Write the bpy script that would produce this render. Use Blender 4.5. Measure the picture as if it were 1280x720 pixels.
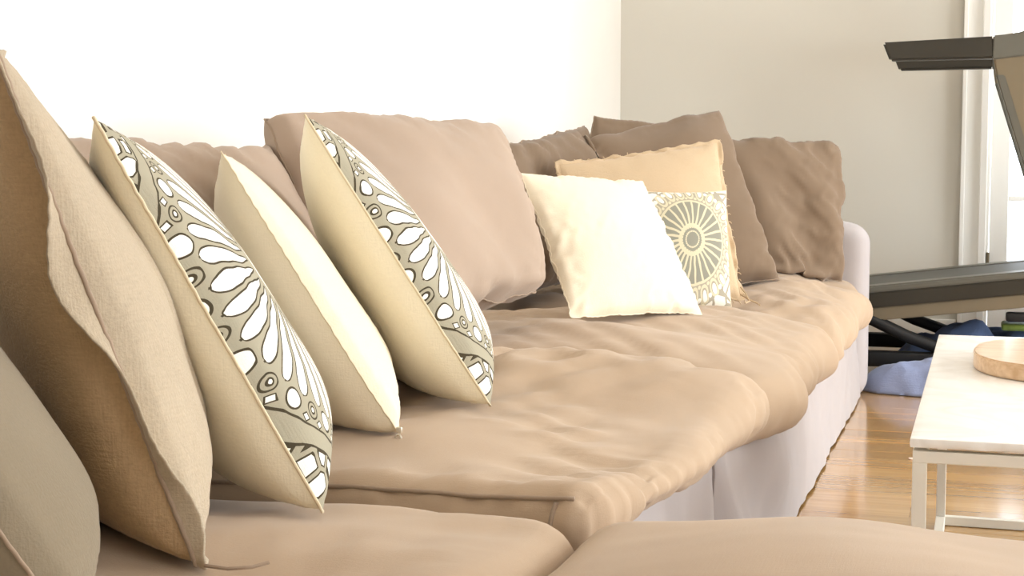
import bpy, bmesh, math, random
import numpy as np
from mathutils import Vector, Matrix
from mathutils.bvhtree import BVHTree

for o in list(bpy.data.objects):
    bpy.data.objects.remove(o, do_unlink=True)
SC = bpy.context.scene
COL = SC.collection
PI = math.pi

# ------------------------------------------------------------------ camera
F = 1900.0                                   # focal length in pixels of a 1280x720 frame
YAW = math.radians(17.3)                     # turned left of the sofa's long axis (+Y)
PITCH = math.radians(4.81)
CAM = np.array([0.0, 0.0, 0.87])
cd = bpy.data.cameras.new('camera')
cam = bpy.data.objects.new('camera', cd)
COL.objects.link(cam)
cam.location = CAM
cam.rotation_euler = (PI / 2 - PITCH, 0, YAW)
cd.sensor_width = 36
cd.lens = F / 1280 * 36
cd.clip_start = 0.02
SC.camera = cam

# ------------------------------------------------------------------ view, world, daylight
vs = SC.view_settings
vs.view_transform = 'Standard'
vs.look = 'None'
vs.gamma = 1
vs.use_curve_mapping = False
vs.exposure = -0.14
try:
    SC.cycles.use_denoising = True
    SC.cycles.max_bounces = 8
    SC.cycles.diffuse_bounces = 5
    SC.cycles.sample_clamp_indirect = 6
except Exception:
    pass
W = bpy.data.worlds.new('sky')
SC.world = W
W.use_nodes = True
bg = W.node_tree.nodes['Background']
bg.inputs[0].default_value = (0.86, 0.93, 1.0, 1)
bg.inputs[1].default_value = 5.0


def daylight(name, loc, rot, sx, sy, watts, colour):
    l = bpy.data.lights.new(name, 'AREA')
    l.shape = 'RECTANGLE'
    l.size, l.size_y = sx, sy
    l.energy = watts
    l.color = colour
    o = bpy.data.objects.new(name, l)
    COL.objects.link(o)
    o.location = loc
    o.rotation_euler = rot
    return o


ROOM_R = 3.5
# daylight through the two farther right-hand windows; the nearest is added foreground fill
for wy, watts in ((0.4, 26), (3.0, 106), (5.5, 106)):
    daylight('window_daylight', (ROOM_R + 0.02, wy, 1.45), (0, math.radians(90), 0), 2.0, 1.5, watts, (0.92, 0.965, 1.0))


# ------------------------------------------------------------------ projection helpers (world points from calibrated rays)
RIGHT = np.array([math.cos(YAW), math.sin(YAW), 0])
FWD = np.array([-math.sin(YAW) * math.cos(PITCH), math.cos(YAW) * math.cos(PITCH), -math.sin(PITCH)])
UP = np.cross(RIGHT, FWD)


def ray(px, py):
    return FWD + RIGHT * (px - 640) / F + UP * (360 - py) / F


def at(px, py, d):
    return CAM + ray(px, py) * d


def on(px, py, p0, n):
    r = ray(px, py)
    n = np.asarray(n, float)
    return CAM + r * (np.dot(np.asarray(p0, float) - CAM, n) / np.dot(r, n))


def atz(px, py, z):
    return on(px, py, (0, 0, z), (0, 0, 1))


def atx(px, py, x):
    return on(px, py, (x, 0, 0), (1, 0, 0))


def aty(px, py, y):
    return on(px, py, (0, y, 0), (0, 1, 0))


# ------------------------------------------------------------------ object helpers
def tag(o, label=None, cat=None, group=None, kind=None):
    if label: o['label'] = label
    if cat: o['category'] = cat
    if group: o['group'] = group
    if kind: o['kind'] = kind
    return o


def thing(name, loc, label, cat, group=None):
    o = bpy.data.objects.new(name, None)
    COL.objects.link(o)
    o.location = loc
    o.empty_display_size = 0.05
    return tag(o, label, cat, group)


def mesh_obj(name, V, Fc, mat, parent=None, smooth=True, uv=None, loc=None):
    """V in world coordinates; origin at the parent's place (or loc)."""
    V = np.asarray(V, float)
    base = np.array(parent_loc(parent)) if parent else (np.array(loc) if loc is not None else np.zeros(3))
    me = bpy.data.meshes.new(name)
    me.from_pydata([tuple(v) for v in (V - base)], [], [tuple(int(i) for i in f) for f in Fc])
    if smooth:
        me.polygons.foreach_set('use_smooth', [True] * len(me.polygons))
    if uv is not None:
        lay = me.uv_layers.new(name='UVMap')
        li = np.zeros(len(me.loops), dtype=np.int32)
        me.loops.foreach_get('vertex_index', li)
        lay.data.foreach_set('uv', np.asarray(uv, float)[li].ravel())
    me.materials.append(mat)
    me.update()
    o = bpy.data.objects.new(name, me)
    COL.objects.link(o)
    if parent:
        o.parent = parent
    elif loc is not None:
        o.location = loc
    return o


def parent_loc(p):
    l = Vector((0, 0, 0))
    while p:
        l += p.location
        p = p.parent
    return l


class MB:
    """collects simple shapes in one bmesh"""
    def __init__(s):
        s.bm = bmesh.new()

    def box(s, lo, hi, bevel=0.0, seg=2, M=None):
        r = bmesh.ops.create_cube(s.bm, size=1)
        vs_ = r['verts']
        lo, hi = Vector(lo), Vector(hi)
        for v in vs_:
            v.co = Vector((lo[i] + (v.co[i] + 0.5) * (hi[i] - lo[i]) for i in range(3)))
        if bevel:
            es = list({e for v in vs_ for e in v.link_edges})
            rb = bmesh.ops.bevel(s.bm, geom=es, offset=bevel, segments=seg, affect='EDGES', profile=0.5)
            vs_ = list({v for f in rb['faces'] for v in f.verts} | {v for v in vs_ if v.is_valid})
        if M is not None:
            bmesh.ops.transform(s.bm, matrix=M, verts=vs_)
        return s

    def prism(s, pts, axis, a, b, bevel=0.0):
        """extrude a polygon (2D points in the two other axes) along axis from a to b"""
        k = 'xyz'.index(axis)
        def mk(p, c):
            v = list(p); v.insert(k, c)
            return s.bm.verts.new(v)
        A = [mk(p, a) for p in pts]
        B = [mk(p, b) for p in pts]
        n = len(pts)
        fs = [s.bm.faces.new(A), s.bm.faces.new(B[::-1])]
        for i in range(n):
            fs.append(s.bm.faces.new((A[i], B[i], B[(i + 1) % n], A[(i + 1) % n])))
        bmesh.ops.recalc_face_normals(s.bm, faces=fs)
        if bevel:
            bmesh.ops.bevel(s.bm, geom=list({e for f in fs for e in f.edges}), offset=bevel, segments=2, affect='EDGES')
        return s

    def tube(s, pts, rad, n=8, closed=False):
        V, Fc = tube_data(pts, rad, n, closed)
        bv = [s.bm.verts.new(v) for v in V]
        for f in Fc:
            s.bm.faces.new([bv[i] for i in f])
        return s

    def obj(s, name, mat, parent=None, smooth=True, loc=None):
        base = parent_loc(parent) if parent else (Vector(loc) if loc is not None else Vector((0, 0, 0)))
        bmesh.ops.translate(s.bm, vec=-base, verts=s.bm.verts)
        bmesh.ops.recalc_face_normals(s.bm, faces=s.bm.faces)
        me = bpy.data.meshes.new(name)
        s.bm.to_mesh(me)
        s.bm.free()
        if smooth:
            me.polygons.foreach_set('use_smooth', [True] * len(me.polygons))
            try:
                me.set_sharp_from_angle(angle=math.radians(38))
            except Exception:
                pass
        me.materials.append(mat)
        o = bpy.data.objects.new(name, me)
        COL.objects.link(o)
        if parent:
            o.parent = parent
        elif loc is not None:
            o.location = loc
        return o


def tube_data(pts, rad, n=8, closed=False):
    P = np.asarray(pts, float)
    m = len(P)
    R = np.full(m, rad) if np.isscalar(rad) else np.asarray(rad, float)
    T = np.gradient(P, axis=0) if not closed else np.roll(P, -1, 0) - np.roll(P, 1, 0)
    T /= np.linalg.norm(T, axis=1, keepdims=True) + 1e-12
    ref = np.array([0.31, 0.17, 0.93])
    V = []
    nrm = np.cross(T[0], ref); nrm /= np.linalg.norm(nrm)
    for i in range(m):
        nrm = nrm - T[i] * np.dot(nrm, T[i]); nrm /= np.linalg.norm(nrm)
        b = np.cross(T[i], nrm)
        for k in range(n):
            a = 2 * PI * k / n
            V.append(P[i] + R[i] * (math.cos(a) * nrm + math.sin(a) * b))
    Fc = []
    last = m if closed else m - 1
    for i in range(last):
        j = (i + 1) % m
        for k in range(n):
            Fc.append((i * n + k, i * n + (k + 1) % n, j * n + (k + 1) % n, j * n + k))
    if not closed:
        Fc.append(tuple(range(n))[::-1])
        Fc.append(tuple((m - 1) * n + k for k in range(n)))
    return V, Fc


# ------------------------------------------------------------------ materials
def srgb(r, g, b):
    f = lambda c: (c / 255 / 12.92) if c / 255 <= 0.04045 else ((c / 255 + 0.055) / 1.055) ** 2.4
    return (f(r), f(g), f(b), 1)


def new_mat(name):
    m = bpy.data.materials.new(name)
    m.use_nodes = True
    nt = m.node_tree
    return m, nt, nt.nodes['Principled BSDF']


def ramp2(nt, fac, c0, c1, p0=0.3, p1=0.7):
    r = nt.nodes.new('ShaderNodeValToRGB')
    r.color_ramp.elements[0].color = c0
    r.color_ramp.elements[1].color = c1
    r.color_ramp.elements[0].position = p0
    r.color_ramp.elements[1].position = p1
    nt.links.new(fac, r.inputs[0])
    return r.outputs[0]


def mul(c, k):
    return (min(c[0] * k, 1), min(c[1] * k, 1), min(c[2] * k, 1), 1)


def weave_bump(nt, bsdf, scale, strength, slub=0.5, coords='Object'):
    tc = nt.nodes.new('ShaderNodeTexCoord')
    hs = []
    for stretch in ((1, 1, 0.06), (0.06, 1, 1), (1, 0.06, 1)):
        mp = nt.nodes.new('ShaderNodeMapping')
        mp.inputs['Scale'].default_value = stretch
        nt.links.new(tc.outputs[coords], mp.inputs[0])
        n = nt.nodes.new('ShaderNodeTexNoise')
        n.inputs['Scale'].default_value = scale
        n.inputs['Detail'].default_value = 2
        nt.links.new(mp.outputs[0], n.inputs['Vector'])
        hs.append(n.outputs[0])
    a = nt.nodes.new('ShaderNodeMath'); a.operation = 'ADD'
    nt.links.new(hs[0], a.inputs[0]); nt.links.new(hs[1], a.inputs[1])
    b = nt.nodes.new('ShaderNodeMath'); b.operation = 'ADD'
    nt.links.new(a.outputs[0], b.inputs[0]); nt.links.new(hs[2], b.inputs[1])
    bu = nt.nodes.new('ShaderNodeBump')
    bu.inputs['Strength'].default_value = strength
    bu.inputs['Distance'].default_value = 0.002
    nt.links.new(b.outputs[0], bu.inputs['Height'])
    nt.links.new(bu.outputs[0], bsdf.inputs['Normal'])
    return b.outputs[0]


def fabric(name, col, var=0.06, weave=260, bump=0.35, sheen=0.15, slub=0.0):
    m, nt, b = new_mat(name)
    b.inputs['Roughness'].default_value = 0.92
    b.inputs['Specular IOR Level'].default_value = 0.15
    b.inputs['Sheen Weight'].default_value = sheen
    b.inputs['Sheen Roughness'].default_value = 0.5
    h = weave_bump(nt, b, weave, bump)
    tc = nt.nodes.new('ShaderNodeTexCoord')
    n = nt.nodes.new('ShaderNodeTexNoise')
    n.inputs['Scale'].default_value = 4.0
    n.inputs['Detail'].default_value = 4
    nt.links.new(tc.outputs['Object'], n.inputs['Vector'])
    c = ramp2(nt, n.outputs[0], mul(col, 1 - var), mul(col, 1 + var))
    if slub:
        mx = nt.nodes.new('ShaderNodeMixRGB'); mx.blend_type = 'MULTIPLY'
        mx.inputs[0].default_value = 1
        s = ramp2(nt, h, (1 - slub, 1 - slub, 1 - slub, 1), (1, 1, 1, 1), 0.25 * 3 * 0.45, 0.62)
        # the height sums three noises: bring it back to 0..1 first
        dv = nt.nodes.new('ShaderNodeMath'); dv.operation = 'DIVIDE'; dv.inputs[1].default_value = 3
        nt.links.new(h, dv.inputs[0])
        nt.links.new(dv.outputs[0], s.node.inputs[0])
        nt.links.new(c, mx.inputs[1]); nt.links.new(s, mx.inputs[2])
        c = mx.outputs[0]
    nt.links.new(c, b.inputs['Base Color'])
    return m


def plain(name, col, rough=0.5, metal=0.0, var=0.0, scale=6, bump=0.0, spec=0.5):
    m, nt, b = new_mat(name)
    b.inputs['Roughness'].default_value = rough
    b.inputs['Metallic'].default_value = metal
    b.inputs['Specular IOR Level'].default_value = spec
    tc = nt.nodes.new('ShaderNodeTexCoord')
    n = nt.nodes.new('ShaderNodeTexNoise')
    n.inputs['Scale'].default_value = scale
    n.inputs['Detail'].default_value = 5
    nt.links.new(tc.outputs['Object'], n.inputs['Vector'])
    nt.links.new(ramp2(nt, n.outputs[0], mul(col, 1 - var), mul(col, 1 + var)), b.inputs['Base Color'])
    if bump:
        bu = nt.nodes.new('ShaderNodeBump')
        bu.inputs['Strength'].default_value = bump
        bu.inputs['Distance'].default_value = 0.002
        nt.links.new(n.outputs[0], bu.inputs['Height'])
        nt.links.new(bu.outputs[0], b.inputs['Normal'])
    return m


class X:
    """tiny expression wrapper over Math nodes"""
    nt = None
    def __init__(s, v): s.v = v
    @staticmethod
    def op(o, *a):
        n = X.nt.nodes.new('ShaderNodeMath'); n.operation = o
        for i, k in enumerate(a):
            if isinstance(k, X): X.nt.links.new(k.v, n.inputs[i])
            else: n.inputs[i].default_value = float(k)
        return X(n.outputs[0])
    def __add__(s, o): return X.op('ADD', s, o)
    __radd__ = __add__
    def __sub__(s, o): return X.op('SUBTRACT', s, o)
    def __rsub__(s, o): return X.op('SUBTRACT', o, s)
    def __mul__(s, o): return X.op('MULTIPLY', s, o)
    __rmul__ = __mul__
    def __truediv__(s, o): return X.op('DIVIDE', s, o)
    def __neg__(s): return X.op('MULTIPLY', s, -1)
    def abs(s): return X.op('ABSOLUTE', s)
    def sqrt(s): return X.op('SQRT', s)
    def pow(s, p): return X.op('POWER', s, p)
    def fract(s): return X.op('FRACT', s)
    def clamp(s, a=0.0, b=1.0): return X.op('MINIMUM', X.op('MAXIMUM', s, a), b)
    def lt(s, o): return X.op('LESS_THAN', s, o)
    def gt(s, o): return X.op('GREATER_THAN', s, o)
    def min(s, o): return X.op('MINIMUM', s, o)
    def max(s, o): return X.op('MAXIMUM', s, o)


def mixc(nt, fac, a, b):
    n = nt.nodes.new('ShaderNodeMixRGB')
    nt.links.new(fac.v, n.inputs[0])
    for i, c in ((1, a), (2, b)):
        if isinstance(c, tuple): n.inputs[i].default_value = c
        else: nt.links.new(c, n.inputs[i])
    return n.outputs[0]


def uv_polar(nt, cx=0.5, cy=0.5, rot=0.0, k=1.0):
    uvn = nt.nodes.new('ShaderNodeTexCoord')
    # a little wobble, as in a hand-drawn print
    nz = nt.nodes.new('ShaderNodeTexNoise')
    nz.inputs['Scale'].default_value = 9
    nz.inputs['Detail'].default_value = 1
    nt.links.new(uvn.outputs['UV'], nz.inputs['Vector'])
    sp = nt.nodes.new('ShaderNodeSeparateXYZ')
    nt.links.new(uvn.outputs['UV'], sp.inputs[0])
    sn = nt.nodes.new('ShaderNodeSeparateColor')
    nt.links.new(nz.outputs['Color'], sn.inputs[0])
    x = (X(sp.outputs[0]) - cx) * (2 * k) + (X(sn.outputs[0]) - 0.5) * 0.045
    y = (X(sp.outputs[1]) - cy) * (2 * k) + (X(sn.outputs[1]) - 0.5) * 0.045
    r = (x * x + y * y).sqrt()
    th = X.op('ARCTAN2', y, x) + PI + rot
    return x, y, r, th


def scroll_print(name, N=48, rot=0.0):
    """round medallion of white petals on warm grey with dark outlines, rings of little circles, broad band, branching corners"""
    m, nt, b = new_mat(name)
    X.nt = nt
    b.inputs['Roughness'].default_value = 0.9
    b.inputs['Specular IOR Level'].default_value = 0.15
    weave_bump(nt, b, 300, 0.25, coords='UV')
    x, y, r, th = uv_polar(nt, rot=rot, k=0.925)
    sec = 2 * PI / N
    a = th / sec
    fa = a.fract() - 0.5
    lat = fa * sec * r                                   # across the petal, in half widths
    t = ((r - 0.34) / 0.56).clamp(0.0001, 1.0)
    hw = (t.pow(0.7) * (1 - t.pow(9)).clamp(0.0001).sqrt()) * 0.051
    p = (lat.abs() - hw).max(0.34 - r).max(r - 0.90)       # < 0 inside a white petal
    # under the petals: little eyes and round drops taking turns
    a2 = th / (2 * sec)
    latb = (a2.fract() - 0.5) * (2 * sec) * r
    latc = ((a2 + 0.5).fract() - 0.5) * (2 * sec) * r
    e = (latb * latb + (r - 0.945) * (r - 0.945)).sqrt()
    eye_out = e - 0.036
    eye_in = e - 0.015
    dr = (latc * latc * 0.9 + (r - 0.950) * (r - 0.950)).sqrt() - 0.044
    white = p.min(dr).min(eye_in)
    tri = ((latb.abs() - 0.052).abs() * 1.0 + (r - 0.992).abs() * 1.2) - 0.022
    white = white.min(tri)
    # corner motif
    vo = nt.nodes.new('ShaderNodeTexVoronoi')
    vo.feature = 'DISTANCE_TO_EDGE'
    vo.inputs['Scale'].default_value = 21
    vo.inputs['Randomness'].default_value = 0.75
    tc = nt.nodes.new('ShaderNodeTexCoord')
    nt.links.new(tc.outputs['UV'], vo.inputs['Vector'])
    cell = (X(vo.outputs['Distance']) * -1 + 0.13) * 0.12
    corner = cell.max(1.10 - r)
    inside = white.max(r - 1.012)
    white = inside.min(corner)
    # centre
    cring = ((r - 0.2).abs() - 0.05).min(r - 0.07)
    white = white.min(cring)
    band = ((r - 1.055).abs() - 0.038).abs()
    line_w = 0.0045
    line = white.abs().lt(line_w)
    line2 = eye_out.abs().lt(line_w * 0.9)
    line3 = band.lt(line_w)
    ink = line.max(line2).max(line3)
    grey = srgb(168, 161, 140)
    col = mixc(nt, white.lt(0.0), grey, srgb(250, 246, 234))
    col = mixc(nt, ink, col, srgb(74, 66, 50))
    nt.links.new(col, b.inputs['Base Color'])
    return m


def medallion_print(name):
    """grey-green disc with ivory spokes, ivory hub ring, rim of diamonds and petals"""
    m, nt, b = new_mat(name)
    X.nt = nt
    b.inputs['Roughness'].default_value = 0.85
    b.inputs['Specular IOR Level'].default_value = 0.2
    weave_bump(nt, b, 300, 0.25, coords='UV')
    x, y, r, th = uv_polar(nt, rot=0.1)
    N = 26
    sec = 2 * PI / N
    a = th / sec
    lat = ((a.fract() - 0.5) * sec * r).abs()
    latb = (((a + 0.5).fract() - 0.5) * sec * r).abs()
    spoke = (lat - 0.020) .max(r - 0.72).max(0.2 - r)
    hub = (r - 0.25).abs() - 0.035
    dots = ((lat * lat + (r - 0.14) * (r - 0.14)).sqrt() - 0.016)
    rim = (r - 0.735).abs() - 0.02
    M2 = 13 * 2
    petal = ((lat / 0.075) * (lat / 0.075) + ((r - 0.93) / 0.13) * ((r - 0.93) / 0.13)).sqrt() - 1
    petal_in = ((lat / 0.045) * (lat / 0.045) + ((r - 0.95) / 0.09) * ((r - 0.95) / 0.09)).sqrt() - 1
    bead = ((latb * latb + (r - 0.80) * (r - 0.80)).sqrt() - 0.03)
    bead2 = ((latb * latb + (r - 0.99) * (r - 0.99)).sqrt() - 0.04)
    ivory = spoke.min(hub).min(dots).min(rim).min(petal.abs() * 0.1 - 0.02).min(bead)
    vo = nt.nodes.new('ShaderNodeTexVoronoi')
    vo.feature = 'DISTANCE_TO_EDGE'
    vo.inputs['Scale'].default_value = 9
    tc = nt.nodes.new('ShaderNodeTexCoord')
    nt.links.new(tc.outputs['UV'], vo.inputs['Vector'])
    corner = (0.085 - X(vo.outputs['Distance'])).max(1.06 - r)
    white = petal_in.min(bead2).min(corner)
    grey = srgb(142, 140, 126)
    taupe = srgb(166, 158, 140)
    col = mixc(nt, r.gt(0.74), grey, taupe)
    col = mixc(nt, ivory.lt(0.0), col, srgb(208, 198, 168))
    col = mixc(nt, white.lt(0.0), col, srgb(234, 229, 216))
    nt.links.new(col, b.inputs['Base Color'])
    return m


TAUPE = srgb(178, 155, 130)
M_seat = fabric('taupe_linen_seat', TAUPE, 0.05, 600, 0.1)
M_back = fabric('taupe_linen_back', srgb(170, 150, 132), 0.05, 600, 0.1)
M_back2 = fabric('brown_taupe_linen_back', srgb(126, 107, 88), 0.05, 600, 0.1)  # browner linen, with the shade of camera-facing far cushions darkened into its colour
M_slip = fabric('pale_linen_slipcover', srgb(178, 171, 170), 0.04, 600, 0.1)
M_cream = fabric('cream_cotton', srgb(234, 221, 196), 0.02, 420, 0.15, slub=0.04)
M_olive = fabric('natural_linen', srgb(247, 239, 216), 0.03, 380, 0.2, slub=0.05)
M_white = fabric('ivory_cotton', srgb(236, 223, 198), 0.02, 420, 0.12)
M_sand = fabric('sand_linen', srgb(200, 176, 144), 0.04, 300, 0.25, slub=0.05)
M_sham = fabric('heathered_linen', srgb(186, 170, 146), 0.07, 380, 0.35, slub=0.14)
M_sham_back = fabric('brown_heathered_linen', srgb(178, 150, 114), 0.10, 380, 0.35, slub=0.18)
M_grey = fabric('stone_linen', srgb(136, 123, 102), 0.05, 420, 0.25, slub=0.06)
M_print = scroll_print('scroll_print', 44, 0.05)
M_print2 = scroll_print('scroll_print_b', 44, 0.17)
M_medal = medallion_print('medallion_print')
M_seam = fabric('seam_cord', srgb(158, 138, 118), 0.05, 300, 0.2)
M_seam_pale = fabric('pale_seam_cord', srgb(222, 206, 176), 0.03, 300, 0.2)
M_denim = fabric('blue_denim', srgb(112, 134, 178), 0.3, 180, 0.5)
M_denim2 = fabric('pale_denim', srgb(150, 162, 196), 0.2, 180, 0.5)
M_wall = plain('white_wall_paint', srgb(244, 240, 232), 0.85, var=0.01, scale=3)
M_wall2 = plain('beige_wall_paint', srgb(214, 209, 197), 0.85, var=0.01, scale=3)
M_ceil = plain('ceiling_paint', srgb(246, 245, 242), 0.9)
M_gloss = plain('white_gloss_paint', srgb(246, 244, 238), 0.3)
M_steel = plain('zip_metal', srgb(220, 212, 196), 0.35, 0.8)
M_tmetal = plain('table_white_metal', srgb(232, 228, 216), 0.4)
M_dark = plain('treadmill_dark_plastic', srgb(46, 42, 32), 0.45, var=0.05)
M_black = plain('black_rubber', srgb(16, 15, 14), 0.6)
M_tan = plain('treadmill_bronze_metal', srgb(118, 106, 84), 0.45, 0.0, var=0.04)
M_belt = plain('treadmill_belt', srgb(74, 74, 70), 0.55, var=0.1, scale=60)
M_rail = plain('treadmill_grey_rail', srgb(96, 94, 84), 0.4, 0.0)
M_hinge = plain('dull_brass', srgb(120, 108, 88), 0.4, 0.7)
M_green = plain('green_plastic', srgb(150, 172, 80), 0.5, var=0.2, scale=30)


def marble():
    m, nt, b = new_mat('white_marble')
    b.inputs['Roughness'].default_value = 0.25
    tc = nt.nodes.new('ShaderNodeTexCoord')
    n = nt.nodes.new('ShaderNodeTexNoise')
    n.inputs['Scale'].default_value = 5
    n.inputs['Detail'].default_value = 8
    n.inputs['Distortion'].default_value = 1.6
    nt.links.new(tc.outputs['Object'], n.inputs['Vector'])
    r = nt.nodes.new('ShaderNodeValToRGB')
    e = r.color_ramp.elements
    e[0].position, e[0].color = 0.40, srgb(246, 244, 240)
    e[1].position, e[1].color = 0.60, srgb(246, 244, 240)
    k = e.new(0.5); k.color = srgb(238, 235, 229)
    nt.links.new(n.outputs[0], r.inputs[0])
    nt.links.new(r.outputs[0], b.inputs['Base Color'])
    return m


def wood(name, c0, c1, rough, axis_scale, bump=0.1, coat=0.0):
    m, nt, b = new_mat(name)
    b.inputs['Roughness'].default_value = rough
    b.inputs['Coat Weight'].default_value = coat
    b.inputs['Coat Roughness'].default_value = 0.12
    tc = nt.nodes.new('ShaderNodeTexCoord')
    oi = nt.nodes.new('ShaderNodeObjectInfo')
    ad = nt.nodes.new('ShaderNodeVectorMath'); ad.operation = 'ADD'
    sc_ = nt.nodes.new('ShaderNodeVectorMath'); sc_.operation = 'SCALE'
    cb = nt.nodes.new('ShaderNodeCombineXYZ')
    nt.links.new(oi.outputs['Random'], cb.inputs[0]); nt.links.new(oi.outputs['Random'], cb.inputs[1]); nt.links.new(oi.outputs['Random'], cb.inputs[2])
    nt.links.new(cb.outputs[0], sc_.inputs[0]); sc_.inputs['Scale'].default_value = 37
    nt.links.new(tc.outputs['Object'], ad.inputs[0]); nt.links.new(sc_.outputs[0], ad.inputs[1])
    mp = nt.nodes.new('ShaderNodeMapping')
    mp.inputs['Scale'].default_value = axis_scale
    nt.links.new(ad.outputs[0], mp.inputs[0])
    n = nt.nodes.new('ShaderNodeTexNoise')
    n.inputs['Scale'].default_value = 6
    n.inputs['Detail'].default_value = 6
    n.inputs['Distortion'].default_value = 0.4
    nt.links.new(mp.outputs[0], n.inputs['Vector'])
    c = ramp2(nt, n.outputs[0], c0, c1, 0.3, 0.72)
    hs = nt.nodes.new('ShaderNodeHueSaturation')
    mr = nt.nodes.new('ShaderNodeMapRange')
    mr.inputs['To Min'].default_value = 0.82
    mr.inputs['To Max'].default_value = 1.16
    nt.links.new(oi.outputs['Random'], mr.inputs[0])
    nt.links.new(mr.outputs[0], hs.inputs['Value'])
    nt.links.new(c, hs.inputs['Color'])
    nt.links.new(hs.outputs[0], b.inputs['Base Color'])
    bu = nt.nodes.new('ShaderNodeBump')
    bu.inputs['Strength'].default_value = bump
    bu.inputs['Distance'].default_value = 0.001
    nt.links.new(n.outputs[0], bu.inputs['Height'])
    nt.links.new(bu.outputs[0], b.inputs['Normal'])
    return m


M_marble = marble()
M_plank = wood('oak_planks', srgb(184, 140, 84), srgb(212, 170, 108), 0.22, (0.4, 7, 7), 0.03, 0.8)
M_subfloor = plain('subfloor', srgb(150, 108, 66), 0.8)
M_board = wood('board_wood', srgb(196, 160, 122), srgb(226, 198, 164), 0.35, (1.2, 12, 12), 0.1, 0.3)


def glass():
    m, nt, b = new_mat('door_glass')
    out = nt.nodes['Material Output']
    tr = nt.nodes.new('ShaderNodeBsdfTransparent')
    gl = nt.nodes.new('ShaderNodeBsdfGlossy'); gl.inputs['Roughness'].default_value = 0.02
    fr = nt.nodes.new('ShaderNodeFresnel'); fr.inputs[0].default_value = 1.45
    mx = nt.nodes.new('ShaderNodeMixShader')
    nt.links.new(fr.outputs[0], mx.inputs[0]); nt.links.new(tr.outputs[0], mx.inputs[1]); nt.links.new(gl.outputs[0], mx.inputs[2])
    nt.links.new(mx.outputs[0], out.inputs['Surface'])
    return m


M_glass = glass()

# ------------------------------------------------------------------ cloth relaxation (numpy, position based)
RNG = np.random.default_rng(7)


def noise3(P, freq, seed, k=9):
    r = np.random.default_rng(seed)
    out = np.zeros(len(P))
    for i in range(k):
        d = r.normal(size=3); d /= np.linalg.norm(d)
        f = freq * (0.6 + 0.9 * r.random())
        out += np.sin(P @ d * f * 2 * PI + r.random() * 6.28)
    return out / math.sqrt(k / 2) * 0.7


def grid_quads(idx, flip=False):
    a, b, c, d = idx[:-1, :-1].ravel(), idx[1:, :-1].ravel(), idx[1:, 1:].ravel(), idx[:-1, 1:].ravel()
    q = np.stack([a, b, c, d], 1)
    return q[:, ::-1] if flip else q


def batches(grids):
    """constraint batches: kind, a, b"""
    out = {}
    def put(k, kind, a, b):
        out.setdefault((k, kind), [[], []])
        out[(k, kind)][0].append(a.ravel()); out[(k, kind)][1].append(b.ravel())
    for g in grids:
        for par in (0, 1):
            put(('u', par), 'u', g[par:-1:2, :], g[par + 1::2, :])
            put(('v', par), 'v', g[:, par:-1:2], g[:, par + 1::2])
            put(('d', par), 's', g[par:-1:2, :-1], g[par + 1::2, 1:])
            put(('e', par), 's', g[par:-1:2, 1:], g[par + 1::2, :-1])
        for m in range(4):
            if g.shape[0] > m + 2:
                a = g[m:-2:4, :]; put(('bu', m // 2 if False else m), 'b', a, g[m + 2::4, :][:a.shape[0]])
            if g.shape[1] > m + 2:
                a = g[:, m:-2:4]; put(('bv', m), 'b', a, g[:, m + 2::4][:, :a.shape[1]])
    res = []
    for (k, kind), (A, B) in out.items():
        res.append((kind, np.concatenate(A), np.concatenate(B)))
    return res


def vnormals(V, Q):
    n = np.cross(V[Q[:, 2]] - V[Q[:, 0]], V[Q[:, 3]] - V[Q[:, 1]])
    N = np.zeros_like(V)
    for k in range(4):
        np.add.at(N, Q[:, k], n)
    N /= np.linalg.norm(N, axis=1, keepdims=True) + 1e-12
    return N


BODIES = {}                    # name -> (BVH, lo, hi)


def register(name, V, Q):
    V = np.asarray(V)
    bvh = BVHTree.FromPolygons([Vector(v) for v in V], [tuple(int(i) for i in q) for q in Q])
    BODIES[name] = (bvh, V.min(0), V.max(0))


def push_out(V, names, gap=0.003, reach=0.2):
    moved = 0
    for nm in names:
        bvh, lo, hi = BODIES[nm]
        m = np.where(np.all((V > lo - gap) & (V < hi + gap), axis=1))[0]
        for i in m:
            p = Vector(V[i])
            loc, nor, fi, dist = bvh.find_nearest(p, reach)
            if loc is None:
                continue
            s = (p - loc).dot(nor)
            if s < gap and (s < 0 or dist < gap):
                if s < 0 and dist > 1e-6 and abs(s) < 0.3 * dist:
                    continue
                V[i] = loc + nor * gap
                moved += 1
    return moved


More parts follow.
